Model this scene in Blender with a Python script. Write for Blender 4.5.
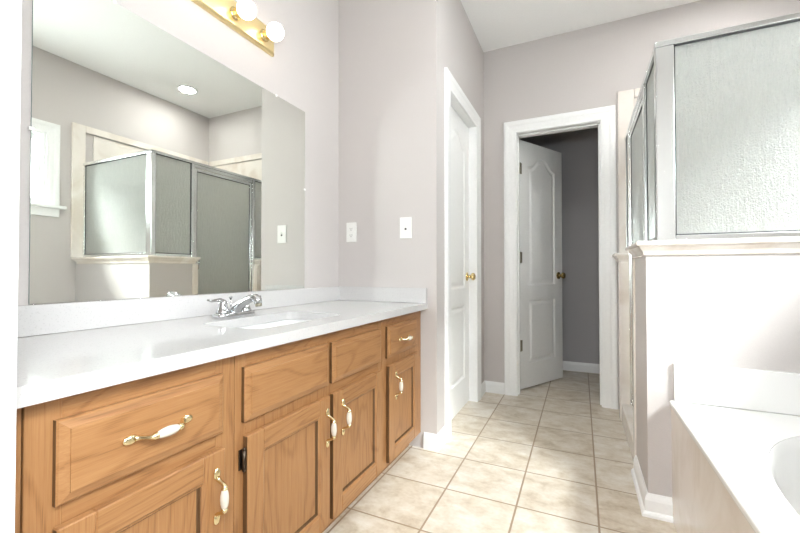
import bpy, bmesh, math
from mathutils import Vector, Matrix

for o in list(bpy.data.objects):
    bpy.data.objects.remove(o, do_unlink=True)
SC = bpy.context.scene
COL = SC.collection

# ------------------------------------------------------------------ camera
cam = bpy.data.cameras.new('camera')
cam.sensor_width = 36.0
cam.lens = 387.0 / 800.0 * 36.0
cam.clip_start = 0.02
co = bpy.data.objects.new('camera', cam)
COL.objects.link(co)
co.location = (0, 0, 0.961)
co.rotation_euler = (math.radians(90.765), 0, math.radians(25.03))
SC.camera = co

# ------------------------------------------------------------------ exposure, world, sun, large lights
SC.view_settings.view_transform = 'Standard'
SC.view_settings.look = 'None'
SC.view_settings.gamma = 1.0
SC.view_settings.use_curve_mapping = False
SC.view_settings.exposure = 0.95
SC.cycles.sample_clamp_indirect = 0.0
SC.cycles.blur_glossy = 0.0       # keeps the mirror's reflected light crisp

world = bpy.data.worlds.new('world')
SC.world = world
world.use_nodes = True
bg = world.node_tree.nodes['Background']
bg.inputs[0].default_value = (0.88, 0.95, 1.0, 1)
bg.inputs[1].default_value = 3.0

day = bpy.data.lights.new('window_daylight', 'AREA')      # bright sky just outside the window over the bathtub
day.shape = 'RECTANGLE'
day.size = 1.16
day.size_y = 0.56
day.energy = 12.0
day.color = (0.90, 0.96, 1.0)
do = bpy.data.objects.new('window_daylight', day)
COL.objects.link(do)
do.location = (1.375, 1.012, 1.79)
do.rotation_euler = (math.radians(90), 0, math.radians(90))

sky = bpy.data.lights.new('bright_sky', 'AREA')             # long bright bank of sky high outside the window
sky.shape = 'RECTANGLE'
sky.size = 3.0
sky.size_y = 1.5
sky.energy = 1450.0
sky.color = (0.96, 0.98, 1.0)
ko = bpy.data.objects.new('bright_sky', sky)
COL.objects.link(ko)
ko.location = (4.07, -1.55, 4.67)
ko.rotation_euler = (Matrix.Rotation(math.radians(-44.0), 3, 'Y').inverted() @ Matrix.Rotation(math.radians(90), 3, 'Z')).to_euler()

flash = bpy.data.lights.new('camera_flash', 'POINT')
flash.energy = 33.0
flash.shadow_soft_size = 0.13
flash.color = (0.91, 0.965, 1.0)
fo = bpy.data.objects.new('camera_flash', flash)
COL.objects.link(fo)
fo.location = (0.0, -0.03, 1.34)

XR_BED = 1.20
bed = bpy.data.lights.new('bedroom_fill', 'AREA')  # added fill lamp behind the camera; no window is built here
bed.shape = 'RECTANGLE'
bed.size = 1.4
bed.size_y = 1.3
bed.energy = 14.0
bed.color = (0.95, 0.98, 1.0)
bo = bpy.data.objects.new('bedroom_fill', bed)
COL.objects.link(bo)
bo.location = (XR_BED, -1.15, 1.5)
bo.rotation_euler = (math.radians(90), 0, math.radians(90))

# ------------------------------------------------------------------ materials
class NT:
    def __init__(s, name):
        s.m = bpy.data.materials.new(name)
        s.m.use_nodes = True
        s.t = s.m.node_tree
        s.t.nodes.clear()
        s.out = s.n('ShaderNodeOutputMaterial')
    def n(s, typ, ins=None, **kw):
        d = s.t.nodes.new(typ)
        for k, v in kw.items():
            setattr(d, k, v)
        for k, v in (ins or {}).items():
            if isinstance(v, bpy.types.NodeSocket):
                s.t.links.new(v, d.inputs[k])
            else:
                d.inputs[k].default_value = v
        return d
    def ramp(s, fac, stops):
        r = s.n('ShaderNodeValToRGB', {'Fac': fac})
        e = r.color_ramp.elements
        while len(e) < len(stops):
            e.new(0.5)
        for q, (p, c) in zip(e, stops):
            q.position = p
            q.color = tuple(c) + (1,)
        return r.outputs[0]
    def coords(s, scale=(1, 1, 1), loc=(0, 0, 0)):
        tc = s.n('ShaderNodeTexCoord')
        mp = s.n('ShaderNodeMapping', {'Vector': tc.outputs['Object'], 'Scale': scale, 'Location': loc})
        return mp.outputs[0]
    def bump(s, h, strength=0.2, dist=0.01):
        return s.n('ShaderNodeBump', {'Height': h, 'Strength': strength, 'Distance': dist}).outputs[0]
    def end(s, shader):
        s.t.links.new(shader, s.out.inputs[0])
        return s.m

def c4(c):
    return tuple(c) + (1,)

def plain(name, col, rough=0.5, metal=0.0, noise=0.0, nscale=60, emit=None, spec=0.5):
    t = NT(name)
    ins = {'Base Color': c4(col), 'Roughness': rough, 'Metallic': metal, 'Specular IOR Level': spec}
    n = t.n('ShaderNodeTexNoise', {'Vector': t.coords(), 'Scale': nscale, 'Detail': 4.0})
    if noise:
        ins['Normal'] = t.bump(n.outputs[0], noise, 0.004)
    b = t.n('ShaderNodeBsdfPrincipled', ins)
    lo = tuple(x * 0.97 for x in col)
    t.t.links.new(t.ramp(n.outputs[0], [(0.3, lo), (0.7, col)]), b.inputs['Base Color'])
    if emit:
        b.inputs['Emission Color'].default_value = c4(emit[0])
        b.inputs['Emission Strength'].default_value = emit[1]
    return t.end(b.outputs[0])

def oak(name, axis, dark=1.0):
    t = NT(name)
    def stretch(across, along):
        v = [across, across, across]
        v[axis] = along
        return v
    base = t.n('ShaderNodeTexNoise', {'Vector': t.coords(stretch(14, 1.1), (3.1, 1.7, 0.4)), 'Scale': 1.0, 'Detail': 3.0, 'Roughness': 0.5, 'Distortion': 0.5})
    broad = t.n('ShaderNodeTexNoise', {'Vector': t.coords(stretch(6.5, 1.3)), 'Scale': 1.0, 'Detail': 1.5, 'Distortion': 0.3})
    # cathedral growth lines: thin dark contours of a stretched noise
    k = t.n('ShaderNodeMath', {0: broad.outputs[0], 1: 95.0}, operation='MULTIPLY')
    sn = t.n('ShaderNodeMath', {0: k.outputs[0]}, operation='SINE')
    line = t.n('ShaderNodeMapRange', {'Value': sn.outputs[0], 'From Min': 0.40, 'From Max': 1.0, 'To Min': 0.0, 'To Max': 1.0})
    pore = t.n('ShaderNodeTexNoise', {'Vector': t.coords(stretch(520, 16)), 'Scale': 1.0, 'Detail': 2.0})
    fine = t.n('ShaderNodeTexNoise', {'Vector': t.coords(stretch(170, 3.5)), 'Scale': 1.0, 'Detail': 3.0})
    lm = t.n('ShaderNodeMath', {0: line.outputs[0], 1: fine.outputs[0]}, operation='MULTIPLY')
    m1 = t.n('ShaderNodeMix', {0: 0.68, 2: base.outputs[0], 3: fine.outputs[0]}, data_type='FLOAT')
    m2 = t.n('ShaderNodeMix', {0: 0.38, 2: m1.outputs[0], 3: pore.outputs[0]}, data_type='FLOAT')
    m3 = t.n('ShaderNodeMath', {0: lm.outputs[0], 1: -0.26, 2: m2.outputs[0]}, operation='MULTIPLY_ADD')
    col = t.ramp(m3.outputs[0], [(0.24, (0.185 * dark, 0.080 * dark, 0.028 * dark)), (0.42, (0.335 * dark, 0.160 * dark, 0.061 * dark)),
                                 (0.66, (0.405 * dark, 0.212 * dark, 0.087 * dark))])
    nb = t.bump(m3.outputs[0], 0.12, 0.002)
    p = t.n('ShaderNodeBsdfPrincipled', {'Base Color': col, 'Roughness': 0.36, 'Normal': nb})
    return t.end(p.outputs[0])

def marble(name, lo, hi, rough=0.18, sc=3.0):
    t = NT(name)
    a = t.n('ShaderNodeTexNoise', {'Vector': t.coords((1, 1, 0.7)), 'Scale': sc, 'Detail': 6.0, 'Roughness': 0.55, 'Distortion': 1.6})
    col = t.ramp(a.outputs[0], [(0.34, lo), (0.56, hi)])
    p = t.n('ShaderNodeBsdfPrincipled', {'Base Color': col, 'Roughness': rough})
    return t.end(p.outputs[0])

def quartz_mat():
    t = NT('white_speckled_quartz')
    v = t.n('ShaderNodeTexVoronoi', {'Vector': t.coords(), 'Scale': 420.0})
    n = t.n('ShaderNodeTexNoise', {'Vector': t.coords(), 'Scale': 260.0, 'Detail': 2.0})
    sp = t.ramp(n.outputs[0], [(0.30, (0.50, 0.487, 0.48)), (0.40, (0.585, 0.572, 0.565))])
    p = t.n('ShaderNodeBsdfPrincipled', {'Base Color': sp, 'Roughness': 0.12})
    return t.end(p.outputs[0])

TS, TX, TY = 0.302, -0.5467, 1.6506
def tile_mat():
    t = NT('beige_floor_tile')
    vec = t.coords((1, 1, 1), (-TX + TS * 20, -TY + TS * 20, 0))
    br = t.n('ShaderNodeTexBrick', {'Vector': vec, 'Color1': c4((0.0, 0.0, 0.0)), 'Color2': c4((1.0, 1.0, 1.0)), 'Mortar': c4((0.5, 0.5, 0.5)),
             'Scale': 1.0, 'Mortar Size': 0.0042, 'Mortar Smooth': 0.2, 'Bias': 0.0, 'Brick Width': TS, 'Row Height': TS},
             offset=0.0, offset_frequency=2, squash=1.0, squash_frequency=2)
    n = t.n('ShaderNodeTexNoise', {'Vector': t.coords((1.0, 1.5, 1)), 'Scale': 9.0, 'Detail': 5.0, 'Roughness': 0.62, 'Distortion': 0.35})
    f = t.n('ShaderNodeTexNoise', {'Vector': t.coords(), 'Scale': 60.0, 'Detail': 3.0})
    m = t.n('ShaderNodeMix', {0: 0.2, 2: n.outputs[0], 3: f.outputs[0]}, data_type='FLOAT')
    m2 = t.n('ShaderNodeMix', {0: 0.10, 2: m.outputs[0], 3: br.outputs[0]}, data_type='FLOAT')
    col = t.ramp(m2.outputs[0], [(0.30, (0.46, 0.365, 0.255)), (0.47, (0.63, 0.55, 0.44)), (0.66, (0.76, 0.71, 0.635))])
    mx = t.n('ShaderNodeMix', {0: br.outputs['Fac'], 6: col, 7: c4((0.36, 0.265, 0.175))}, data_type='RGBA')
    inv = t.n('ShaderNodeMath', {0: 1.0, 1: br.outputs['Fac']}, operation='SUBTRACT')
    nb = t.bump(inv.outputs[0], 0.5, 0.002)
    p = t.n('ShaderNodeBsdfPrincipled', {'Base Color': mx.outputs[2], 'Roughness': 0.42, 'Normal': nb})
    return t.end(p.outputs[0])

def frosted_mat():
    t = NT('rain_textured_glass')
    n1 = t.n('ShaderNodeTexNoise', {'Vector': t.coords((1.6, 1.6, 0.22)), 'Scale': 115.0, 'Detail': 3.0, 'Roughness': 0.65, 'Distortion': 0.5})
    n2 = t.n('ShaderNodeTexNoise', {'Vector': t.coords((1, 1, 0.8)), 'Scale': 210.0, 'Detail': 2.0})
    mm = t.n('ShaderNodeMix', {0: 0.35, 2: n1.outputs[0], 3: n2.outputs[0]}, data_type='FLOAT')
    nb = t.bump(mm.outputs[0], 1.0, 0.016)
    rf = t.n('ShaderNodeBsdfRefraction', {'Color': c4((0.92, 0.925, 0.90)), 'Roughness': 0.45, 'IOR': 1.15, 'Normal': nb})
    tl = t.n('ShaderNodeBsdfTranslucent', {'Color': c4((0.86, 0.87, 0.85)), 'Normal': nb})
    df = t.n('ShaderNodeBsdfDiffuse', {'Color': c4((0.60, 0.605, 0.585)), 'Normal': nb})
    gl = t.n('ShaderNodeBsdfGlossy', {'Color': c4((0.9, 0.95, 0.93)), 'Roughness': 0.14, 'Normal': nb})
    m1 = t.n('ShaderNodeMixShader', {0: 0.5, 1: tl.outputs[0], 2: df.outputs[0]})
    mf = t.n('ShaderNodeMapRange', {'Value': mm.outputs[0], 'From Min': 0.35, 'From Max': 0.65, 'To Min': 0.40, 'To Max': 0.85})
    m2 = t.n('ShaderNodeMixShader', {0: mf.outputs[0], 1: rf.outputs[0], 2: m1.outputs[0]})
    lw = t.n('ShaderNodeLayerWeight', {'Blend': 0.5})
    pw = t.n('ShaderNodeMath', {0: lw.outputs['Facing'], 1: 5.0}, operation='POWER')
    fr = t.n('ShaderNodeMath', {0: pw.outputs[0], 1: 0.80, 2: 0.08}, operation='MULTIPLY_ADD')
    m3 = t.n('ShaderNodeMixShader', {0: fr.outputs[0], 1: m2.outputs[0], 2: gl.outputs[0]})
    return t.end(m3.outputs[0])

def pane_mat():
    t = NT('clear_window_glass')
    tr = t.n('ShaderNodeBsdfTransparent', {'Color': c4((0.97, 0.99, 0.98))})
    gl = t.n('ShaderNodeBsdfGlossy', {'Color': c4((1, 1, 1)), 'Roughness': 0.02})
    lw = t.n('ShaderNodeLayerWeight', {'Blend': 0.5})
    pw = t.n('ShaderNodeMath', {0: lw.outputs['Facing'], 1: 5.0}, operation='POWER')
    fr = t.n('ShaderNodeMath', {0: pw.outputs[0], 1: 0.85, 2: 0.04}, operation='MULTIPLY_ADD')
    m = t.n('ShaderNodeMixShader', {0: fr.outputs[0], 1: tr.outputs[0], 2: gl.outputs[0]})
    return t.end(m.outputs[0])

def metal(name, col, rough):
    t = NT(name)
    n = t.n('ShaderNodeTexNoise', {'Vector': t.coords((1, 1, 1)), 'Scale': 300.0, 'Detail': 2.0})
    r = t.n('ShaderNodeMapRange', {'Value': n.outputs[0], 'To Min': rough * 0.85, 'To Max': rough * 1.15})
    p = t.n('ShaderNodeBsdfPrincipled', {'Base Color': c4(col), 'Metallic': 1.0, 'Roughness': r.outputs[0]})
    return t.end(p.outputs[0])

M = dict(
    wall=plain('lilac_grey_wall_paint', (0.57, 0.532, 0.514), 0.75, noise=0.10, nscale=220, spec=0.25),
    wcwall_shaded=plain('shaded_wall_paint', (0.44, 0.425, 0.43), 0.75, noise=0.10, nscale=220, spec=0.25),  # wall paint darkened: dimness of the toilet room put into the colour
    ceil=plain('white_ceiling_paint', (0.89, 0.885, 0.87), 0.85, noise=0.35, nscale=120, spec=0.2),
    white=plain('white_trim_paint', (0.87, 0.87, 0.86), 0.35),
    doorw=plain('white_door_paint', (0.92, 0.92, 0.905), 0.38),
    tile=tile_mat(),
    oak_v=oak('oak_vertical_grain', 2), oak_h=oak('oak_horizontal_grain', 1), oak_d=oak('oak_toe_board', 1, 0.75), oak_shade_stain=oak('oak_edge_shade_groove_stain', 2, 0.30),  # darkest oak: shade painted on side edges, stain in the panel grooves
    quartz=quartz_mat(),
    porcelain=plain('white_porcelain', (0.86, 0.86, 0.85), 0.08),
    grip=plain('cream_porcelain', (0.68, 0.63, 0.55), 0.12),
    marble=marble('cream_cultured_marble', (0.70, 0.62, 0.54), (0.80, 0.745, 0.685)),
    acrylic=marble('white_cultured_marble', (0.74, 0.725, 0.69), (0.80, 0.79, 0.77), 0.12, 2.0),
    brass=metal('polished_brass', (0.83, 0.66, 0.33), 0.14),
    brass_satin=metal('satin_brass', (0.86, 0.70, 0.38), 0.30),
    brass_pale=metal('pale_polished_brass', (0.86, 0.75, 0.47), 0.16),
    antique=metal('antique_brass', (0.40, 0.29, 0.12), 0.24),
    bronze=metal('dark_bronze', (0.10, 0.075, 0.055), 0.42),
    nickel=metal('tarnished_hinge_metal', (0.34, 0.31, 0.24), 0.35),
    chrome=metal('chrome', (0.60, 0.61, 0.62), 0.08),
    alu=metal('satin_aluminium', (0.80, 0.81, 0.80), 0.22),
    gasket=plain('black_rubber', (0.03, 0.03, 0.03), 0.6),
    glass=frosted_mat(), pane=pane_mat(),
    plate=plain('white_plastic', (0.84, 0.83, 0.80), 0.3),
    slot=plain('dark_slot', (0.06, 0.055, 0.05), 0.5),
    bulb=plain('lit_frosted_bulb', (0.9, 0.88, 0.84), 0.3, emit=((1.0, 0.85, 0.76), 2.8)),
    lens=plain('lit_diffuser', (0.9, 0.9, 0.86), 0.3, emit=((0.98, 0.985, 0.98), 95.0)),
)
def mirror_mat():
    t = NT('mirror_silvering')
    g = t.n('ShaderNodeBsdfGlossy', {'Color': c4((0.865, 0.895, 0.85)), 'Roughness': 0.0})
    return t.end(g.outputs[0])
M['mirror'] = mirror_mat()
M['edge'] = plain('glass_edge', (0.30, 0.38, 0.35), 0.15)

# ------------------------------------------------------------------ mesh helpers (world coordinates)
class B:
    def __init__(s, mats=None):
        s.bm = bmesh.new()
        s.mi = 0
    def _f(s, vs, smooth=False):
        try:
            f = s.bm.faces.new(vs)
        except ValueError:
            return None
        f.material_index = s.mi
        f.smooth = smooth
        return f
    def box(s, x0, x1, y0, y1, z0, z1, bev=0.0, seg=2, Mx=None):
        t = bmesh.new()
        bmesh.ops.create_cube(t, size=1.0)
        for v in t.verts:
            v.co = Vector((x0 + (v.co.x + .5) * (x1 - x0), y0 + (v.co.y + .5) * (y1 - y0), z0 + (v.co.z + .5) * (z1 - z0)))
        if bev:
            bmesh.ops.bevel(t, geom=list(t.edges), offset=bev, segments=seg, profile=0.5, affect='EDGES')
        if Mx is not None:
            bmesh.ops.transform(t, matrix=Mx, verts=t.verts)
        s.merge(t)
        return s
    def merge(s, t, smooth=False):
        mp = {v: s.bm.verts.new(v.co) for v in t.verts}
        for f in t.faces:
            s._f([mp[v] for v in f.verts], smooth or f.smooth)
        t.free()
    def loops(s, loops, cap0=True, cap1=True, closed=True, smooth=True, wrap=False):
        rings = [[s.bm.verts.new(p) for p in l] for l in loops]
        n = len(rings[0])
        R = len(rings)
        for i in range(R if wrap else R - 1):
            a, b = rings[i], rings[(i + 1) % R]
            for j in range(n if closed else n - 1):
                k = (j + 1) % n
                s._f([a[j], a[k], b[k], b[j]], smooth)
        if cap0 and not wrap:
            s._f(list(reversed(rings[0])))
        if cap1 and not wrap:
            s._f(rings[-1])
        return rings
    def tube(s, pts, rad, seg=14, cap=True):
        pts = [Vector(p) for p in pts]
        if not isinstance(rad, (list, tuple)):
            rad = [rad] * len(pts)
        lo = []
        ref = None
        for i, p in enumerate(pts):
            d = (pts[min(i + 1, len(pts) - 1)] - pts[max(i - 1, 0)]).normalized()
            if ref is None:
                ref = Vector((0, 0, 1)) if abs(d.z) < 0.9 else Vector((1, 0, 0))
            u = (ref - d * ref.dot(d)).normalized()
            w = d.cross(u)
            ref = u
            r = rad[i]
            ru, rw = r if isinstance(r, tuple) else (r, r)
            lo.append([p + u * ru * math.cos(a) + w * rw * math.sin(a) for a in [2 * math.pi * k / seg for k in range(seg)]])
        s.loops(lo, cap, cap)
        return s
    def lathe(s, origin, axis, prof, seg=24):
        o, d = Vector(origin), Vector(axis).normalized()
        u = d.orthogonal().normalized()
        w = d.cross(u)
        lo = [[o + d * t + (u * math.cos(a) + w * math.sin(a)) * max(r, 1e-4) for a in [2 * math.pi * k / seg for k in range(seg)]] for t, r in prof]
        s.loops(lo)
        return s
    def ball(s, c, r, seg=20, scale=(1, 1, 1), Mx=None):
        t = bmesh.new()
        bmesh.ops.create_uvsphere(t, u_segments=seg, v_segments=seg // 2, radius=r)
        for v in t.verts:
            v.co = Vector((v.co.x * scale[0], v.co.y * scale[1], v.co.z * scale[2]))
        if Mx is not None:
            bmesh.ops.transform(t, matrix=Mx, verts=t.verts)
        for v in t.verts:
            v.co += Vector(c)
        s.merge(t, True)
        return s
    def plate(s, outer, holes, f0, f1):
        """a slab with holes; f0 / f1 map a 2-D point to the lower / upper 3-D point"""
        for fn, flip in ((f0, True), (f1, False)):
            t = bmesh.new()
            ed = []
            for lp in [outer] + holes:
                vs = [t.verts.new((p[0], p[1], 0)) for p in lp]
                ed += [t.edges.new((vs[i], vs[(i + 1) % len(vs)])) for i in range(len(vs))]
            bmesh.ops.triangle_fill(t, use_beauty=True, use_dissolve=False, edges=ed)
            mp = {v: s.bm.verts.new(fn(v.co.x, v.co.y)) for v in t.verts}
            for f in t.faces:
                vs = [mp[v] for v in f.verts]
                s._f(list(reversed(vs)) if flip else vs)
            t.free()
        for lp in [outer] + holes:
            s.loops([[f0(*p) for p in lp], [f1(*p) for p in lp]], False, False, smooth=False)
        return s
    def face_holes(s, outer, holes, fn):
        t = bmesh.new()
        ed = []
        for lp in [outer] + holes:
            vs = [t.verts.new((p[0], p[1], 0)) for p in lp]
            ed += [t.edges.new((vs[i], vs[(i + 1) % len(vs)])) for i in range(len(vs))]
        bmesh.ops.triangle_fill(t, use_beauty=True, use_dissolve=False, edges=ed)
        mp = {v: s.bm.verts.new(fn(v.co.x, v.co.y)) for v in t.verts}
        for f in t.faces:
            s._f([mp[v] for v in f.verts])
        t.free()

def offset(lp, d):
    """offset a counter-clockwise 2-D loop inward by d"""
    n = len(lp)
    out = []
    for i in range(n):
        a, b, c = Vector(lp[i - 1]), Vector(lp[i]), Vector(lp[(i + 1) % n])
        e1, e2 = (b - a).normalized(), (c - b).normalized()
        n1, n2 = Vector((-e1.y, e1.x)), Vector((-e2.y, e2.x))
        m = (n1 + n2).normalized()
        out.append(tuple(b + m * (d / max(m.dot(n1), 0.3))))
    return out

def rrect(x0, x1, y0, y1, r, seg=8):
    pts = []
    for cx, cy, a0 in ((x1 - r, y0 + r, -90), (x1 - r, y1 - r, 0), (x0 + r, y1 - r, 90), (x0 + r, y0 + r, 180)):
        for k in range(seg + 1):
            a = math.radians(a0 + 90 * k / seg)
            pts.append((cx + r * math.cos(a), cy + r * math.sin(a)))
    return pts

def rect(x0, x1, y0, y1):
    return [(x0, y0), (x1, y0), (x1, y1), (x0, y1)]

ROOT = {}
def obj(name, b, mats, parent=None, label=None):
    bm = b.bm
    off = ROOT.get(parent.name, Vector((0, 0, 0))) if parent is not None else Vector((0, 0, 0))
    bmesh.ops.remove_doubles(bm, verts=bm.verts, dist=1e-6)
    bmesh.ops.recalc_face_normals(bm, faces=bm.faces)
    if off.length:
        bmesh.ops.translate(bm, verts=bm.verts, vec=-off)
    me = bpy.data.meshes.new(name)
    bm.to_mesh(me)
    bm.free()
    for m in (mats if isinstance(mats, (list, tuple)) else [mats]):
        me.materials.append(M[m])
    o = bpy.data.objects.new(name, me)
    COL.objects.link(o)
    if parent is not None:
        o.parent = parent
        ROOT[o.name] = off
    else:
        ROOT[o.name] = Vector((0, 0, 0))
    if label:
        o['label'] = label
    return o

def thing(name, label, cat, loc, group=None):
    o = bpy.data.objects.new(name, None)
    o.empty_display_size = 0.1
    o.location = loc
    COL.objects.link(o)
    ROOT[o.name] = Vector(loc)
    o['label'] = label
    o['category'] = cat
    if group:
        o['group'] = group
    return o

def tag(o, label, cat, group=None, kind=None):
    o['label'] = label
    o['category'] = cat
    if group:
        o['group'] = group
    if kind:
        o['kind'] = kind
    return o

def struct(name, b, mats, label, cat):
    return tag(obj(name, b, mats), label, cat, kind='structure')

# ------------------------------------------------------------------ main dimensions
XL, YE, XH, YB, XR, ZC = -1.338, 1.977, -0.705, 3.112, 1.232, 2.74
YF0, YF1 = 0.13, 0.2545            # the wall with the doorway the camera stands in
YH, XS = 1.817, 0.237             # shower half wall
YW = 4.12                         # far wall of the toilet room
BK = -2.5

# ------------------------------------------------------------------ structure
struct('floor', B().box(XL, XR, BK, YW, -0.08, 0), 'tile', 'beige square ceramic tile floor with tan grout', 'floor')
struct('ceiling', B().box(XL - .1, XR + .12, BK, YW + .1, ZC, ZC + .1), 'ceil', 'white painted ceiling', 'ceiling')
struct('wall_left', B().box(XL - .1, XL, BK, YE + .12, 0, ZC), 'wall', 'pale wall behind the mirror and the vanity', 'wall')
struct('wall_end', B().box(XL, XH, YE, YE + .12, 0, ZC), 'wall', 'pale wall at the end of the vanity with two plates', 'wall')
w = B()
w.box(XH - .12, XH, YE + .12, 2.195, 0, ZC)
w.box(XH - .12, XH, 2.852, YB + .123, 0, ZC)
w.box(XH - .12, XH, 2.195, 2.852, 2.050, ZC)
struct('wall_hall', w, 'wall', 'grey wall around the closed door', 'wall')
w = B()
w.box(XH, -0.462, YB, YB + .123, 0, ZC)
w.box(0.146, XR, YB, YB + .123, 0, ZC)
w.box(-0.462, 0.146, YB, YB + .123, 2.052, ZC)
struct('wall_back', w, 'wall', 'lilac grey wall around the half open door', 'wall')
WY0, WY1, WZ0, WZ1 = 0.42, 1.605, 1.500, 2.080
w = B()
w.box(XR, XR + .12, BK, WY0, 0, ZC)
w.box(XR, XR + .12, WY1, YB + .123, 0, ZC)
w.box(XR, XR + .12, WY0, WY1, 0, WZ0)
w.box(XR, XR + .12, WY0, WY1, WZ1, ZC)
struct('wall_right', w, 'wall', 'grey wall with the window above the bathtub', 'wall')
w = B()
w.box(XL, -0.718, YF0, YF1, 0, ZC)
w.box(0.285, XR, YF0, YF1 - .02, 0, ZC)
w.box(-0.718, 0.285, YF0, YF1 - .02, 2.06, ZC)
struct('wall_front', w, 'wall', 'wall beside the bathroom entry', 'wall')
struct('wall_bedroom', B().box(XL - .1, XR + .12, BK - .1, BK, 0, ZC).box(XL - .1, XL, BK, YF0, 0, ZC), 'wall', 'far wall of the room behind the entry', 'wall')
w = B()
w.box(XH - .1, XH, YB + .123, YW, 0, ZC)
struct('wall_toilet_room_left', w, 'wcwall_shaded', 'grey wall on the left in the toilet room', 'wall')
struct('wall_toilet_room_right', B().box(0.75, 0.85, YB + .123, YW, 0, ZC), 'wcwall_shaded', 'grey wall on the right in the toilet room', 'wall')
struct('wall_toilet_room_back', B().box(XH - .1, 0.85, YW, YW + .1, 0, ZC), 'wcwall_shaded', 'grey wall at the back of the toilet room', 'wall')

# entry jamb at the very left of the view
w = B()
w.box(-0.718, -0.700, YF0 - .005, YF1 + .006, 0, 2.045, 0.002)
w.box(0.267, 0.285, YF0 - .005, YF1 - .015, 0, 2.045, 0.002)
w.box(-0.718, 0.285, YF0 - .005, YF1 - .015, 2.045, 2.06, 0.002)
struct('trim_entry', w, 'white', 'white door jamb at the left edge of the view', 'door jamb')

PROF = [(0.0, 0.0), (0.0, 0.009), (0.004, 0.011), (0.018, 0.011), (0.024, 0.013), (0.050, 0.015), (0.060, 0.019), (0.072, 0.020), (0.084, 0.020), (0.092, 0.017), (0.094, 0.0)]
def casing(b, a0, a1, zt, fn, prof=PROF):
    """mitred casing around an opening a0..a1 up to zt; fn(a, z, n) -> point"""
    st = []
    for wd, n in prof:
        st.append([fn(a0 - wd, 0, n), fn(a0 - wd, zt + wd, n), fn(a1 + wd, zt + wd, n), fn(a1 + wd, 0, n)])
    b.loops(st, False, False, closed=False, smooth=False)
    for k in (0, 3):
        b._f([b.bm.verts.new(l[k]) for l in st])

# hall door: casing, jamb
HI0, HI1 = 2.207, 2.840
w = B()
casing(w, HI0, HI1, 2.043, lambda a, z, n: (XH + n, a, z))
w.box(XH - .115, XH + .002, 2.195, 2.210, 0, 2.040)
w.box(XH - .115, XH + .002, 2.837, 2.852, 0, 2.040)
w.box(XH - .115, XH + .002, 2.195, 2.852, 2.040, 2.050)
struct('trim_closed_door', w, 'white', 'white moulded casing around the closed door', 'door casing')
w = B()
WI0, WI1 = -0.452, 0.136
casing(w, WI0, WI1, 2.043, lambda a, z, n: (a, YB - n, z))
w.box(-0.462, -0.447, YB - .002, YB + .125, 0, 2.040)
w.box(0.131, 0.146, YB - .002, YB + .125, 0, 2.040)
w.box(-0.462, 0.146, YB - .002, YB + .125, 2.0402, 2.052)
w.box(-0.447, -0.437, YB + .04, YB + .075, 0, 2.0298)   # stops
w.box(0.121, 0.131, YB + .04, YB + .075, 0, 2.0298)
w.box(-0.447, 0.131, YB + .04, YB + .075, 2.030, 2.040)
struct('trim_open_door', w, 'white', 'white moulded casing around the half open door', 'door casing')

# two panel arch top doors
def arch_panel(a0, a1, z0, z1, rise):
    pts = [(a0, z0), (a1, z0), (a1, z1 - rise)]
    N = 16
    for k in range(1, N):
        u = k / N
        a = a1 + (a0 - a1) * u
        # camel back: flat shoulders, raised middle
        q = abs(u - 0.5) * 2
        h = 0.5 + 0.5 * math.cos(math.pi * min(1, max(0, (q - 0.15) / 0.75)))
        pts.append((a, z1 - rise + rise * h))
    pts.append((a0, z1 - rise))
    return pts

def door_slab(b, W, H, fn, T=0.035):
    panels = [arch_panel(0.115, W - 0.115, 0.835, H - 0.115, 0.085), rect(0.115, W - 0.115, 0.195, 0.715)]
    for side in (0, 1):
        sg = 1 if side else -1
        base = T if side else 0.0
        f = lambda a, z, n=0.0: fn(a, z, base + sg * n)
        b.face_holes(rect(0, W, 0, H), panels, f)
        for p in panels:
            st = []
            for ins, n in ((0, 0), (0.004, -0.003), (0.012, -0.0085), (0.022, -0.0085), (0.040, -0.002), (0.046, -0.0015)):
                st.append([f(a, z, n) for a, z in offset(p, ins)])
            b.loops(st, False, True, smooth=False)
    b.loops([[fn(*p, 0) for p in rect(0, W, 0, H)], [fn(*p, T) for p in rect(0, W, 0, H)]], False, False, smooth=False)

KNOB = [(0.0, 0.031), (0.004, 0.032), (0.008, 0.027), (0.012, 0.013), (0.026, 0.011), (0.032, 0.015), (0.036, 0.024), (0.046, 0.028), (0.056, 0.025), (0.062, 0.014), (0.063, 0.0)]
# closed door
b = B()
XD = XH - 0.050
door_slab(b, HI1 - HI0 - 0.006, 2.025, lambda a, z, n: (XD - 0.035 + n, HI0 + 0.003 + a, 0.010 + z))
d1 = struct('door_1', b, 'doorw', 'closed white two-panel door beside the vanity', 'door')
obj('door_knob', B().lathe((XD, 2.772, 0.925), (1, 0, 0), KNOB), 'brass', d1, 'round brass door knob')
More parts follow.
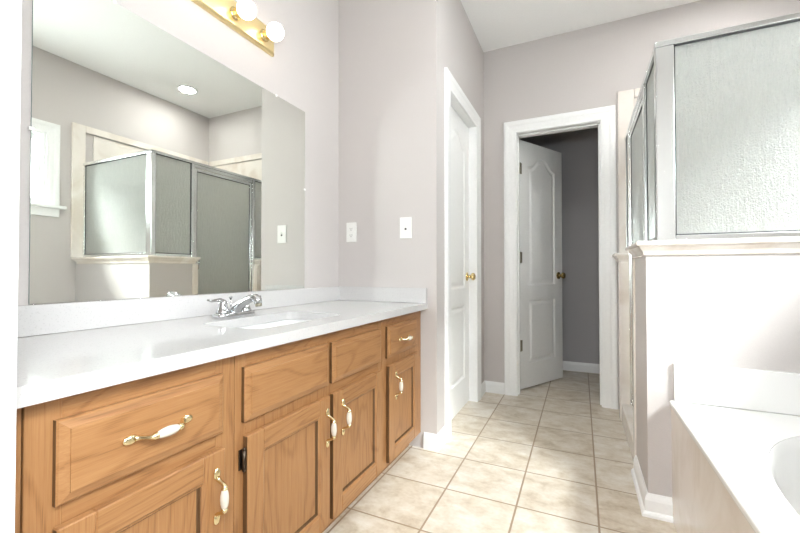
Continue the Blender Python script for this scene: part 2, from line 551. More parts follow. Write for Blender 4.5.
# half open door into the toilet room
hx, hy = -0.445, 3.247
dv = Vector((0.30, 0.54, 0)).normalized()
nv = Vector((dv.y, -dv.x, 0))
fn2 = lambda a, z, n: tuple(Vector((hx, hy, 0.012 + z)) + dv * a + nv * (n - 0.035))
b = B()
door_slab(b, 0.605, 2.022, fn2)
d2 = struct('door_2', b, 'doorw', 'white two-panel door standing half open into the dark room', 'door')
kb = Vector(fn2(0.545, 0.915, 0.035))
obj('door_knob', B().lathe(kb, nv, KNOB), 'antique', d2, 'round antique brass knob on the visible face')
kb = Vector(fn2(0.545, 0.915, 0.0))
obj('door_knob', B().lathe(kb, -nv, KNOB), 'antique', d2, 'round antique brass knob on the far face')
for z in (1.80, 1.076, 0.363):
    h = B()
    h.tube([(hx + .004, hy - .003, z - .045), (hx + .004, hy - .003, z + .045)], 0.0065, 10)
    p0 = Vector((hx, hy, z))
    Mx = Matrix(((dv.x, nv.x, 0, p0.x), (dv.y, nv.y, 0, p0.y), (0, 0, 1, p0.z), (0, 0, 0, 1)))
    h.box(0.0, 0.026, 0.0, 0.0025, -.044, .044, Mx=Mx)
    obj('hinge', h, 'nickel', d2)

# baseboards
def base_path(b, pts, h=0.088, shoe=True):
    """moulded baseboard along a polyline; the room lies to the right of the walking direction"""
    pr = [(0.0, 0.0), (0.0, 0.013), (h * 0.72, 0.013), (h * 0.84, 0.010), (h * 0.95, 0.006), (h, 0.004), (h, 0.0)]
    if shoe:
        pr = [(0.0, 0.0), (0.0, 0.024), (0.010, 0.0235), (0.017, 0.019), (0.020, 0.013)] + pr[2:]
    P = [Vector(p) for p in pts]
    lo = []
    for i, p in enumerate(P):
        ns = []
        for q, r in ((i - 1, i), (i, i + 1)):
            if 0 <= q and r < len(P):
                d = (P[r] - P[q]).normalized()
                ns.append(Vector((d.y, -d.x)))
        m = sum(ns, Vector((0, 0))).normalized()
        k = 1.0 / m.dot(ns[0])
        lo.append([(p.x + m.x * n * k, p.y + m.y * n * k, z) for z, n in pr])
    b.loops(lo, True, True, smooth=False)
w = B()
base_path(w, [(-0.777, YE), (XH, YE), (XH, HI0 - .0945)], shoe=False)
struct('baseboard_hall', w, 'white', 'white baseboard wrapping the corner at the end of the vanity', 'baseboard')
w = B()
base_path(w, [(XH, HI1 + .0945), (XH, YB), (WI0 - .0945, YB)], shoe=False)
struct('baseboard_back', w, 'white', 'short white baseboard in the corner between the two doors', 'baseboard')
w = B()
base_path(w, [(XH, YB + .123), (XH, YW), (0.75, YW), (0.75, YB + .123)], shoe=False)
struct('baseboard_toilet_room', w, 'white', 'white baseboard in the dark toilet room', 'baseboard')

# shower half walls
w = B()
w.box(XS, XR, YH, YH + .12, 0, 1.032)
w.box(XS, XS + .12, YH + .12, 2.215, 0, 1.032)
struct('wall_shower', w, 'wall', 'pale painted half wall between bathtub and shower', 'half wall')
struct('wall_shower_stub', B().box(XS, XS + .12, 2.885, YB, 0, 1.032), 'marble', 'short half wall between shower door and back wall', 'half wall')
w = B()
base_path(w, [(XS, 2.165), (XS, YH), (0.3155, YH)], 0.085)
struct('baseboard_shower', w, 'white', 'white baseboard with shoe moulding around the half wall corner', 'baseboard')
def cap(b, lp, z0=1.024, z1=1.082):
    pr = [(0.0, 0.004), (0.004, 0.010), (0.012, 0.011), (0.020, 0.014), (0.028, 0.021), (0.034, 0.025), (0.038, 0.026), (0.039, 0.033), (0.044, 0.036), (0.052, 0.036), (0.058, 0.032)]
    b.loops([[(x, y, z0 + z) for x, y in offset(lp, -n)] for z, n in pr], True, True, smooth=False)
L_LOOP = [(XS, YH), (XR - .04, YH), (XR - .04, YH + .12), (XS + .12, YH + .12), (XS + .12, 2.18), (XS, 2.18)]
w = B()
cap(w, L_LOOP)
struct('trim_shower_cap', w, 'marble', 'moulded cream cap along the top of the half wall', 'wall cap')
w = B()
cap(w, rect(XS, XS + .12, 2.915, YB - .04))
struct('trim_stub_cap', w, 'marble', 'small moulded cream cap beyond the shower door', 'wall cap')

# window
win = B()
for z0, z1, y0, y1 in ((WZ0 + .0145, WZ1 - .0145, WY0, WY0 + .014), (WZ0 + .0145, WZ1 - .0145, WY1 - .014, WY1), (WZ1 - .014, WZ1, WY0, WY1), (WZ0, WZ0 + .014, WY0, WY1)):
    win.box(XR + .001, XR + .118, y0, y1, z0, z1)
st = []
for wd, n in PROF:
    wd = wd * 0.95
    st.append([(XR - n, WY0 - wd, WZ0), (XR - n, WY0 - wd, WZ1 + wd), (XR - n, WY1 + wd, WZ1 + wd), (XR - n, WY1 + wd, WZ0)])
win.loops(st, False, False, closed=False, smooth=False)
w1 = struct('window_1', win, 'white', 'white framed window above the bathtub', 'window')
sil = B()
sil.box(XR - .050, XR + .06, WY0 - .125, WY1 + .125, WZ0 - .024, WZ0, 0.006)
sil.box(XR - .016, XR, WY0 - .09, WY1 + .09, WZ0 - .092, WZ0 - .024, 0.004)
obj('window_sill', sil, 'white', w1)
sa = B()
ym = (WY0 + WY1) / 2
for y0, y1 in ((WY0 + .0145, ym - .0005), (ym + .0005, WY1 - .0145)):
    sa.box(XR + .06, XR + .10, y0, y0 + .04, WZ0 + .0145, WZ1 - .0145, 0.003)
    sa.box(XR + .06, XR + .10, y1 - .04, y1, WZ0 + .0145, WZ1 - .0145, 0.003)
    sa.box(XR + .06, XR + .10, y0 + .0405, y1 - .0405, WZ0 + .0145, WZ0 + .054, 0.003)
    sa.box(XR + .06, XR + .10, y0 + .0405, y1 - .0405, WZ1 - .054, WZ1 - .0145, 0.003)
obj('window_sash', sa, 'white', w1)
for y0, y1 in ((WY0 + .0545, ym - .041), (ym + .041, WY1 - .0545)):
    obj('window_pane', B().box(XR + .078, XR + .082, y0, y1, WZ0 + .054, WZ1 - .054), 'pane', w1)

# ------------------------------------------------------------------ vanity cabinets
XF = -0.797        # face frame front
XD0 = -0.778       # door and drawer front faces
ZT = 0.758         # underside of worktop

def raised_front(b, y0, y1, z0, z1):
    st = []
    for ins, n in ((0, 0), (0, 0.010), (0.003, 0.0125), (0.017, 0.0165), (0.0175, 0.0185), (0.020, 0.019)):
        st.append([(XF + 0.0005 + n, y, z) for y, z in offset(rect(y0, y1, z0, z1), ins)])
    b.loops(st, True, True, smooth=False)

def cab_door(b, y0, y1, z0, z1, sw=0.057):
    """frame and panel door: material 0 vertical grain, 1 horizontal grain"""
    x0, x1 = XF + 0.0005, XF + 0.019
    def stile(pts_outer, chamfer):
        pass
    def bar(ya, yb, za, zb, edge):
        # bar with a chamfer along the outer edge given
        b.box(x0, x1, ya, yb, za, zb, 0.0022, 1)
    b.mi = 0
    bar(y0, y0 + sw, z0, z1, 'l')
    bar(y1 - sw, y1, z0, z1, 'r')
    b.mi = 1
    bar(y0 + sw, y1 - sw, z1 - sw, z1, 't')
    bar(y0 + sw, y1 - sw, z0, z0 + sw, 'b')
    b.mi = 0
    # sticking bead and recessed panel
    st = []
    r = rect(y0 + sw, y1 - sw, z0 + sw, z1 - sw)
    for ins, x in ((0, x1 - .002), (0.003, x1 - .004), (0.006, x1 - .0045), (0.009, x1 - .0105), (0.012, x1 - .0115)):
        st.append([(x, y, z) for y, z in offset(r, ins)])
    b.loops(st[:3], False, False, smooth=False)
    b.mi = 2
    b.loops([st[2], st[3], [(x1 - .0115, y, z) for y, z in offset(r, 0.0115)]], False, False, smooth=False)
    b.mi = 0
    b.loops([[(x1 - .0115, y, z) for y, z in offset(r, 0.0115)], st[4]], False, True, smooth=False)
    b.box(x0, x0 + .004, y0 + sw - .004, y1 - sw + .004, z0 + sw - .004, z1 - sw + .004)

def pull(parent, y, z, along, L=0.128):
    """bow pull with porcelain barrel: brass as one sub-part, barrel as another"""
    x0 = XF + 0.0195
    ax = Vector((0, 1, 0)) if along == 'y' else Vector((0, 0, 1))
    cr = Vector((0, 0, 1)) if along == 'y' else Vector((0, 1, 0))
    o = Vector((x0, y, z))
    X = Vector((1, 0, 0))
    P = lambda t, n: o + ax * t + X * n
    h = B()
    Mx = Matrix(((0, 0, 1, 0), (ax.y, cr.y, 0, 0), (ax.z, cr.z, 0, 0), (0, 0, 0, 1)))
    half = []
    for k in range(11):
        u = k / 10
        half.append(((L / 2 - .020) * (1 - u) + 0.026 * u, 0.004 + 0.024 * (0.5 - 0.5 * math.cos(math.pi * min(1, u * 1.15))),
                     0.0062 - 0.0020 * math.sin(math.pi * u) + (0.0 if u < 0.9 else 0.0010)))
    run = [(-t_, n, r) for t_, n, r in half] + [(-0.0222, 0.028, 0.003), (0.0222, 0.028, 0.003)] + [q for q in reversed(half)]
    h.tube([P(t_, n) for t_, n, r in run], [r for t_, n, r in run], 12)
    for sg in (-1, 1):
        # leaf shaped end plate
        h.ball(P(sg * (L / 2 - .012), 0.0025), 1.0, 16, (0.0145, 0.0092, 0.0050), Mx)
        h.lathe(P(sg * 0.0225, 0.028), ax * sg, [(-0.001, 0.0), (-0.001, 0.0062), (0.001, 0.0078), (0.0035, 0.0068), (0.005, 0.0050), (0.006, 0.0)], 16)
    obj('handle', h, 'brass_pale', parent, 'brass bow handle')
    g = B()
    g.lathe(P(-0.0225, 0.028), ax, [(0.0, 0.0), (0.0, 0.0055), (0.006, 0.0078), (0.014, 0.0094), (0.0225, 0.0099), (0.031, 0.0094), (0.039, 0.0078), (0.045, 0.0055), (0.045, 0.0)], 20)
    obj('handle_grip', g, 'grip', parent, 'white porcelain grip on the handle')

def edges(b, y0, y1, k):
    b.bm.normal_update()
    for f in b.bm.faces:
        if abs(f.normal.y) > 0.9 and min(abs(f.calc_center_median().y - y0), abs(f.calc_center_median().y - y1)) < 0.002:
            f.material_index = k  # shade of the side edges put into the oak colour
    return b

def hinge(parent, y, z, sg):
    h = B()
    h.box(XF - .0002, XF + .0035, y - (.010 if sg < 0 else .002), y + (.002 if sg < 0 else .010), z - .026, z + .026, 0.001)
    h.tube([(XF + .010, y, z - .024), (XF + .010, y, z + .024)], 0.0055, 12)
    h.ball((XF + .010, y, z + .027), 0.005, 10)
    h.ball((XF + .010, y, z - .027), 0.005, 10)
    obj('hinge', h, 'bronze', parent, 'dark bronze hinge')

def cabinet(label, y0, y1, fills):
    """fills: list of (kind, y0, y1, z0, z1, options)"""
    t = thing('vanity_cabinet', label, 'cabinet', (-1.06, (y0 + y1) / 2, 0), 'oak vanity cabinets')
    c = B()
    c.box(XL + .002, XF - .019, y0, y0 + .016, 0.085, ZT - .001)
    c.box(XL + .002, XF - .019, y1 - .016, y1, 0.085, ZT - .001)
    c.box(XL + .002, XF - .019, y0 + .016, y1 - .016, 0.085, 0.101)
    c.box(XL + .002, XL + .010, y0 + .016, y1 - .016, 0.101, ZT - .001)
    obj('carcass', c, 'oak_v', t)
    f = B()
    f.mi = 0
    sl, sr = fills[0][1] + .012, fills[0][2] - .012
    ys = sorted({(q[1], q[2]) for q in fills})
    f.box(XF - .019, XF, y0, ys[0][0] + .013, 0.085, ZT - .001, 0.0008, 1)
    f.box(XF - .019, XF, ys[-1][1] - .013, y1, 0.085, ZT - .001, 0.0008, 1)
    for a, c_ in zip(ys[:-1], ys[1:]):
        f.box(XF - .019, XF, a[1] - .013, c_[0] + .013, 0.120, 0.72, 0.0008, 1)
    f.mi = 1
    f.box(XF - .019, XF - .0003, ys[0][0] + .013, ys[-1][1] - .013, 0.700, ZT - .001, 0.0008, 1)
    f.box(XF - .019, XF - .0003, ys[0][0] + .013, ys[-1][1] - .013, 0.525, 0.585, 0.0008, 1)
    f.box(XF - .019, XF - .0003, ys[0][0] + .013, ys[-1][1] - .013, 0.085, 0.120, 0.0008, 1)
    obj('face_frame', f, ['oak_v', 'oak_h'], t)
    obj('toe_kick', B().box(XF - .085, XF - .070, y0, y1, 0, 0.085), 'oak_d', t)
    for kind, a, c_, z0, z1, op in fills:
        bb = B()
        if kind == 'door':
            cab_door(bb, a, c_, z0, z1)
            p = obj('door', edges(bb, a, c_, 2), ['oak_v', 'oak_h', 'oak_shade_stain'], t)
            pull(p, op['py'], op.get('pz', 0.435), 'z')
            for z in (z1 - .060, z0 + .060):
                hinge(p, c_ + .004 if op['hinge'] > 0 else a - .004, z, op['hinge'])
        else:
            raised_front(bb, a, c_, z0, z1)
            p = obj('drawer' if kind == 'drawer' else 'false_front', edges(bb, a, c_, 1), ['oak_h', 'oak_shade_stain'], t)
            if kind == 'drawer':
                pull(p, op['py'], op.get('pz', 0.642), 'y', op.get('L', 0.128))
    return t

DZ = (0.572, 0.714)
CZ = (0.103, 0.537)
cabinet('oak vanity unit with the wide drawer, nearest the entry jamb', 0.305, 0.714,
        [('drawer', 0.342, 0.672, *DZ, dict(py=0.510, pz=0.642, L=0.140)), ('door', 0.342, 0.672, *CZ, dict(py=0.646, hinge=-1))])
cabinet('widest oak vanity unit, under the sink, with two doors side by side', 0.716, 1.515,
        [('false', 0.737, 1.104, *DZ, {}), ('false', 1.124, 1.490, *DZ, {}),
         ('door', 0.742, 1.104, *CZ, dict(py=1.084, hinge=-1)), ('door', 1.124, 1.490, *CZ, dict(py=1.178, hinge=1, pz=0.440))])
cabinet('narrowest oak vanity unit with a small drawer, beside the end wall', 1.517, 1.974,
        [('drawer', 1.550, 1.892, *DZ, dict(py=1.715, pz=0.640)), ('door', 1.556, 1.898, *CZ, dict(py=1.618, hinge=1))])
tag(obj('filler_strip', B().box(XF - .02, XF - .003, YF1 + .001, 0.303, 0.085, ZT - .001), 'oak_v'),
    'thin oak strip between the nearest vanity unit and the white jamb', 'filler strip')

# worktop with undermount sink
SY0, SY1, SX0, SX1 = 0.862, 1.318, -1.131, -0.862
t = thing('countertop', 'white speckled quartz countertop along the oak vanity', 'countertop', (-1.05, 1.13, 0.758))
b = B()
hole = rrect(SX0, SX1, SY0, SY1, 0.045)
XC = -0.757
b.plate(rect(XL + .001, XC, YF1 + .001, YE - .001), [hole], lambda x, y: (x, y, ZT), lambda x, y: (x, y, 0.790))
obj('slab', b, 'quartz', t)
tag(obj('backsplash', B().box(XL + .001, XL + .021, YF1 + .001, YE - .001, 0.7905, 0.872, 0.0015, 1), 'quartz'), 'long white quartz backsplash strip under the mirror', 'backsplash')
tag(obj('side_splash', B().box(XL + .0215, XC - .001, YE - .021, YE - .001, 0.7905, 0.872, 0.0015, 1), 'quartz'), 'short white quartz side splash against the end wall', 'backsplash')

t = thing('sink', 'white rectangular undermount sink set in the quartz countertop', 'sink', (-1.0, 1.09, 0.62))
b = B()
st = []
for ins, z in ((-0.014, 0.757), (-0.004, 0.757), (-0.003, 0.745), (0.006, 0.70), (0.018, 0.65), (0.040, 0.630), (0.080, 0.622)):
    st.append([(x, y, z) for x, y in rrect(SX0 + ins, SX1 - ins, SY0 + ins, SY1 - ins, 0.05)])
for ins, z in ((0.080, 0.614), (0.035, 0.620), (0.010, 0.642), (-0.004, 0.70), (-0.012, 0.745)):
    st.append([(x, y, z) for x, y in rrect(SX0 + ins, SX1 - ins, SY0 + ins, SY1 - ins, 0.05)])
b2 = B()
b2.loops(st[:7], False, True)
b2.loops(st[7:] + [st[0]], True, False)
obj('basin', b2, 'porcelain', t)
obj('drain', B().lathe(((SX0 + SX1) / 2, 1.09, 0.621), (0, 0, 1), [(0, 0.0), (0, 0.03), (0.003, 0.030), (0.004, 0.022), (0.0025, 0.018), (0.004, 0.015), (0.005, 0.0)]), 'chrome', t)

# faucet
FX, FY, FZ = -1.204, 1.077, 0.7902
t = thing('faucet', 'chrome two-handle faucet behind the sink', 'faucet', (FX, FY, FZ))
b = B()
st = []
for ins, z in ((0.0, 0.0), (0.0, 0.010), (0.003, 0.015), (0.010, 0.018)):
    st.append([(x, y, FZ + z) for x, y in rrect(FX - .027 + ins, FX + .027 - ins, FY - .085 + ins, FY + .085 - ins, 0.0168, 8)])
b.loops(st)
obj('base', b, 'chrome', t)
for sg in (-1, 1):
    y = FY + sg * .0525
    b = B()
    b.lathe((FX, y, FZ + .017), (0, 0, 1), [(0, 0.0), (0, 0.024), (0.004, 0.0245), (0.010, 0.0215), (0.024, 0.0165), (0.034, 0.0165), (0.042, 0.0155), (0.048, 0.010), (0.050, 0.0)])
    b.tube([(FX, y, FZ + .058), (FX + .003, y + sg * .016, FZ + .066), (FX + .006, y + sg * .036, FZ + .067), (FX + .008, y + sg * .056, FZ + .065), (FX + .010, y + sg * .070, FZ + .070)],
           [(.011, .011), (.0085, .010), (.005, .008), (.0042, .0085), (.0035, .007)], 14)
    obj('handle', b, 'chrome', t)
b = B()
b.tube([(FX + .001, FY, FZ + .010), (FX + .002, FY, FZ + .018), (FX + .014, FY, FZ + .034), (FX + .036, FY, FZ + .047), (FX + .066, FY, FZ + .063), (FX + .092, FY, FZ + .073), (FX + .108, FY, FZ + .074), (FX + .119, FY, FZ + .066), (FX + .123, FY, FZ + .053)],
       [(.025, .026), (.024, .025), (.019, .023), (.016, .021), (.0145, .0185), (.0145, .0175), (.0150, .0170), (.0150, .0165), (.0135, .0140)], 18)
sp = obj('spout', b, 'chrome', t)
obj('aerator', B().lathe((FX + .1232, FY, FZ + .054), (0.12, 0, -1), [(0, 0), (0, .012), (.010, .0125), (.012, .010), (.012, 0)], 18), 'nickel', sp)
b = B()
b.tube([(FX - .020, FY, FZ + .016), (FX - .020, FY, FZ + .066)], 0.0026, 10)
b.lathe((FX - .020, FY, FZ + .064), (0, 0, 1), [(0, .0), (0, .0035), (.004, .0055), (.009, .0075), (.012, .006), (.013, 0)], 14)
obj('lift_rod', b, 'chrome', t)

# ------------------------------------------------------------------ mirror
MY0, MY1, MZ0, MZ1 = 0.518, 1.652, 0.8735, 1.8155
t = thing('mirror', 'large frameless wall mirror above the vanity', 'mirror', (XL, 1.085, MZ0))
b = B()
b.box(XL + .0005, XL + .0055, MY0, MY1, MZ0, MZ1)
b.bm.faces.ensure_lookup_table()
for f in b.bm.faces:
    f.material_index = 0 if f.normal.x > 0.5 else 1
b.bm.normal_update()
for f in b.bm.faces:
    f.material_index = 0 if f.normal.x > 0.5 else 1
obj('mirror_glass', b, ['mirror', 'edge'], t)
for (y, z, hz) in ((MY0, 1.345, 1), (MY0 + .2, MZ1, 0), (MY1 - .215, MZ1, 0), (MY1, 1.40, 1)):
    c = B()
    if hz:
        sg = -1 if y == MY0 else 1
        c.box(XL + .0005, XL + .0085, y + min(sg * .007, sg * -.007), y + max(sg * .007, sg * -.007), z - .005, z + .005, 0.002)
    else:
        c.box(XL + .0005, XL + .0085, y - .005, y + .005, z - .006, z + .005, 0.002)
    obj('mirror_clip', c, 'plate', t)

# ------------------------------------------------------------------ vanity light bar
t = thing('vanity_light', 'polished brass four-bulb light bar above the mirror', 'wall light', (XL, 1.085, 2.045))
b = B()
st = []
for ins, x in ((0, 0.0005), (0, 0.012), (0.003, 0.016), (0.012, 0.020)):
    st.append([(XL + x, y, z) for y, z in offset(rect(0.760, 1.412, 1.992, 2.112), ins)])
b.loops(st, True, True, smooth=False)
obj('back_plate', b, 'brass_satin', t)
for k in range(4):
    y = 0.842 + k * 0.166
    z = 2.050
    s_ = obj('socket', B().lathe((XL + .020, y, z), (1, 0, 0), [(0, 0), (0, .026), (.003, .027), (.006, .022), (.010, .0195), (.027, .0195), (.029, .021), (.032, .0205), (.032, 0)]), 'brass', t)
    pr = [(0.0, 0.0), (0.0, 0.0145), (0.006, 0.0165)]
    R = 0.039
    for a in range(-62, 91, 8):
        pr.append((0.006 + 0.034 + R * math.sin(math.radians(a)), R * math.cos(math.radians(a))))
    pr.append((0.006 + 0.034 + R, 0.0))
    obj('bulb', B().lathe((XL + .047, y, z), (1, 0, 0), pr, 28), 'bulb', s_)

# ------------------------------------------------------------------ plates on the end wall
t = thing('power_outlet', 'white duplex power outlet on the end wall, nearest the mirror', 'outlet', (-1.2425, YE, 1.197))
b = B()
b.box(-1.2425 - .0345, -1.2425 + .0345, YE - .006, YE - .0003, 1.197 - .058, 1.197 + .058, 0.002)
obj('cover_plate', b, 'plate', t)
for dz in (-.0195, .0195):
    b = B()
    b.plate(rrect(-1.2425 - .017, -1.2425 + .017, 1.197 + dz - .0145, 1.197 + dz + .0145, .009), [], lambda x, z: (x, YE - .0055, z), lambda x, z: (x, YE - .008, z))
    p = obj('receptacle', b, 'plate', t)
    s_ = B()
    s_.box(-1.2425 - .0075, -1.2425 - .0055, YE - .0084, YE - .0079, 1.197 + dz - .002, 1.197 + dz + .006)
    s_.box(-1.2425 + .0055, -1.2425 + .0075, YE - .0084, YE - .0079, 1.197 + dz - .002, 1.197 + dz + .006)
    s_.box(-1.2425 - .0022, -1.2425 + .0022, YE - .0084, YE - .0079, 1.197 + dz - .0095, 1.197 + dz - .005)
    obj('slots', s_, 'slot', p, 'dark slots')
t = thing('light_switch', 'white toggle light switch on the end wall, near the hall corner', 'light switch', (-0.886, YE, 1.207))
b = B()
b.box(-0.886 - .036, -0.886 + .036, YE - .006, YE - .0003, 1.207 - .059, 1.207 + .059, 0.002)
obj('cover_plate', b, 'plate', t)
b = B()
b.box(-0.886 - .005, -0.886 + .005, YE - .0155, YE - .005, 1.207 - .002, 1.207 + .012, 0.002)
obj('toggle', b, 'plate', t)
b = B()
b.box(-0.886 - .006, -0.886 + .006, YE - .0068, YE - .0058, 1.207 - .0125, 1.207 - .0025)
obj('toggle_slot', b, 'slot', t, 'dark toggle slot')

# ------------------------------------------------------------------ bathtub
TX0, TZ = 0.316, 0.463
t = thing('bathtub', 'white drop-in bathtub in a cream marble deck under the window', 'bathtub', (0.78, 1.04, 0))
oval = []
OX, OY, OA, OB = 0.792, 1.005, 0.392, 0.640
OX, OA = 0.785, 0.385
for k in range(72):
    a = 2 * math.pi * k / 72
    ca, sa_ = math.cos(a), math.sin(a)
    oval.append((OX + OA * math.copysign(abs(ca) ** 0.9, ca), OY + OB * math.copysign(abs(sa_) ** 0.9, sa_)))
b = B()
yt0, yt1 = YF1 - .018, YH - .0205
dk = rect(TX0 - .006, XR - .002, yt0, yt1)
b.plate(dk, [oval], lambda x, y: (x, y, TZ - .014), lambda x, y: (x, y, TZ))
# thin raised lip along the open edge
b.box(TX0 - .010, TX0 + .008, yt0, yt1, TZ - .016, TZ + .004, 0.005, 3)
obj('deck', b, 'acrylic', t)
b = B()
st = []
for k_, (ins, z) in enumerate(((-0.0005, TZ - .004), (0.004, TZ - .008), (0.012, TZ - .03), (0.030, 0.36), (0.055, 0.24), (0.085, 0.14), (0.13, 0.10), (0.22, 0.085))):
    st.append([(OX + (x - OX) * (OA - ins) / OA, OY + (y - OY) * (OB - ins * 1.25) / OB, z) for x, y in oval])
b.loops(st, False, True)
bs = obj('basin', b, 'acrylic', t)
b = B()
b.box(TX0, TX0 + .02, yt0, YH - .0005, 0.0005, TZ - .0165)
obj('apron', b, 'marble', t, 'cream marble apron panel')
b = B()
b.box(TX0 + .007, XR - .002, YH - .020, YH - .0005, TZ + .0002, TZ + .145, 0.003)
b.box(XR - .020, XR - .002, yt0, YH - .021, TZ + .0002, TZ + .145, 0.003)
obj('deck_splash', b, 'acrylic', t)

# ------------------------------------------------------------------ shower
# cultured marble surround on the walls
t = thing('marble_panel', 'cream marble panel lining the window wall inside the shower', 'wall panel', (XR, 2.5, 0))
obj('panel', B().box(XR - .010, XR - .0005, YH + .121, YB - .0005, 0.045, 2.16), 'marble', t)
b = B()
b.box(XR - .022, XR - .0005, 1.775, 1.872, 1.083, 2.225, 0.004)
b.box(XR - .022, XR - .0105, 1.8725, YB - .022, 2.165, 2.225, 0.004)
obj('edge_trim', b, 'marble', t)
t = thing('marble_panel', 'cream marble panel with a pilaster edge, on the back wall beside the door casing', 'wall panel', (0.7, YB, 0))
b = B()
b.box(XS + .121, XR - .0225, YB - .010, YB - .0005, 0.045, 2.16)
b.box(XS + .005, XS + .121, YB - .010, YB - .0005, 1.083, 2.16)
obj('panel', b, 'marble', t)
b = B()
b.box(XS + .005, XS + .105, YB - .022, YB - .0105, 1.083, 2.225, 0.004)
b.box(XS + .1055, XR - .0225, YB - .022, YB - .0105, 2.165, 2.225, 0.004)
obj('edge_trim', b, 'marble', t)
struct('trim_shower_jamb', B().box(XS - .008, XS + .13, 2.166, 2.2165, 0.0005, 1.023, 0.004), 'marble', 'cream marble end of the half wall at the shower door', 'door jamb')
b = B()
b.box(XS - .008, XS + .128, 2.868, 2.8845, 0.0005, 1.022, 0.003)
b.box(XS - .012, XS - .0005, 2.8845, 2.945, 0.0005, 1.022, 0.003)
struct('trim_shower_far_jamb', b, 'marble', 'cream marble jamb beyond the shower door', 'door jamb')
tag(obj('shower_curb', B().box(XS - .004, XS + .12, 2.217, 2.8675, 0.0005, 0.115, 0.008), 'marble'), 'low cream marble curb under the shower door', 'shower curb')
tag(obj('shower_pan', B().box(XS + .121, XR - .0005, YH + .121, YB - .0005, 0.0005, 0.044, 0.004), 'acrylic'), 'white shower floor pan behind the half wall', 'shower pan')

# framed glass enclosure
GX, GY = XS + .060, YH + .052      # plane of the west panels, plane of the south panel
Z0, Z1 = 1.0825, 1.892
t = thing('shower_enclosure', 'silver framed shower enclosure with rain-textured glass', 'shower enclosure', (GX, GY, Z0))
def frame_obj(name, b, parent=t, m='alu', label=None):
    return obj(name, b, m, parent, label)
b = B()
b.box(GX - .018, GX + .046, GY - .018, GY + .020, Z0, Z1 - .022, 0.004)
frame_obj('corner_post', b)
b = B()
b.box(GX - .020, XR - .023, GY - .020, GY + .018, Z1 - .022, Z1, 0.003)
b.box(GX - .018, GX + .018, GY + .0185, YB - .023, Z1 - .022, Z1, 0.003)
frame_obj('top_rail', b)
XG1 = XR - .024
b = B()
b.box(GX + .0465, XG1, GY - .014, GY + .014, Z0, Z0 + .024, 0.003)
b.box(XG1 - .018, XG1, GY - .014, GY + .014, Z0 + .0245, Z1 - .0225, 0.003)
frame_obj('panel_channel', b)
def panel(name, ax, a0, a1, z0, z1, parent):
    g = B()
    k = B()
    gw = 0.004
    if ax == 'x':
        g.box(a0, a1, GY - .003, GY + .003, z0, z1)
        for q in ((a0, a0 + gw, z0, z1), (a1 - gw, a1, z0, z1), (a0, a1, z0, z0 + gw), (a0, a1, z1 - gw, z1)):
            k.box(q[0], q[1], GY - .0055, GY + .0055, q[2], q[3])
    else:
        g.box(GX - .003, GX + .003, a0, a1, z0, z1)
        for q in ((a0, a0 + gw, z0, z1), (a1 - gw, a1, z0, z1), (a0, a1, z0, z0 + gw), (a0, a1, z1 - gw, z1)):
            k.box(GX - .0055, GX + .0055, q[0], q[1], q[2], q[3])
    o = obj(name, g, 'glass', parent, 'rain-textured glass pane')
    obj('gasket', k, 'gasket', o if parent is t else parent, 'black rubber gasket')
    return o
panel('glass_panel', 'x', GX + .047, XG1 - .0185, Z0 + .0245, Z1 - .0225, t)
P1, P2 = 2.190, 2.850
b = B()
b.box(GX - .013, GX + .013, GY + .0205, P1 - .001, Z0, Z0 + .022, 0.003)
frame_obj('panel_channel', b)
panel('glass_panel', 'y', GY + .021, P1 - .001, Z0 + .0225, Z1 - .0225, t)
b = B()
b.box(GX - .018, GX + .018, P1, P1 + .028, 0.1155, Z1 - .0225, 0.003)
frame_obj('door_post', b)
b = B()
b.box(GX - .018, GX + .018, P2, P2 + .034, 0.1155, Z1 - .0225, 0.003)
frame_obj('door_post', b)
b = B()
b.box(GX - .015, GX + .015, P1 + .0285, P2 - .0005, Z1 - .050, Z1 - .0225, 0.003)
frame_obj('header', b)
b = B()
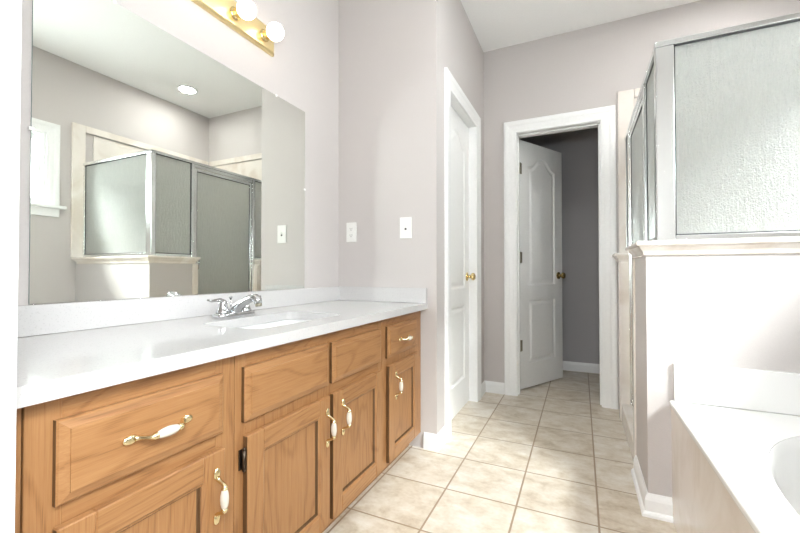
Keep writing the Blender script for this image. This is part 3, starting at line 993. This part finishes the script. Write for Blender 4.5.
b.box(GX - .015, GX + .015, P1 + .0285, P2 - .0005, 0.1155, 0.135, 0.003)
frame_obj('threshold', b)
dz0, dz1, dy0, dy1 = 0.140, Z1 - .054, P1 + .031, P2 - .003
b = B()
b.box(GX - .011, GX + .011, dy0, dy0 + .024, dz0, dz1, 0.003)
b.box(GX - .011, GX + .011, dy1 - .024, dy1, dz0, dz1, 0.003)
b.box(GX - .011, GX + .011, dy0 + .0245, dy1 - .0245, dz0, dz0 + .024, 0.003)
b.box(GX - .011, GX + .011, dy0 + .0245, dy1 - .0245, dz1 - .024, dz1, 0.003)
dr = frame_obj('door', b)
panel('door_pane', 'y', dy0 + .0245, dy1 - .0245, dz0 + .0245, dz1 - .0245, dr)
b = B()
b.tube([(GX - .011, dy0 + .012, 0.985), (GX - .045, dy0 + .014, 0.985), (GX - .050, dy0 + .016, 0.995), (GX - .050, dy0 + .016, 1.055), (GX - .045, dy0 + .014, 1.065), (GX - .011, dy0 + .012, 1.065)], 0.006, 12)
obj('door_pull', b, 'chrome', dr)
b = B()
b.box(GX - .013, GX + .013, P2 + .0345, YB - .024, Z0, Z0 + .022, 0.003)
b.box(GX - .013, GX + .013, YB - .040, YB - .024, Z0 + .0225, Z1 - .0225, 0.003)
frame_obj('panel_channel', b)
panel('glass_panel', 'y', P2 + .0345, YB - .0405, Z0 + .0225, Z1 - .0225, t)

# ------------------------------------------------------------------ recessed light
for (lx, ly), lb in (((0.812, 2.528), 'round lit recessed ceiling light above the shower'), ((0.0, 1.60), 'round recessed fill light added out of view over the middle of the floor')):  # the second one is added out of view as fill light
    t = thing('recessed_light', lb, 'ceiling light', (lx, ly, ZC), 'recessed ceiling lights')
    obj('trim_ring', B().lathe((lx, ly, ZC - .0003), (0, 0, -1), [(0, .060), (0, .098), (.004, .097), (.007, .090), (.006, .074), (.001, .068)], 40), 'white', t)
    obj('lens', B().lathe((lx, ly, ZC - .0003), (0, 0, -1), [(0, 0), (0, .072), (.003, .070), (.004, 0)], 40), 'lens', t)
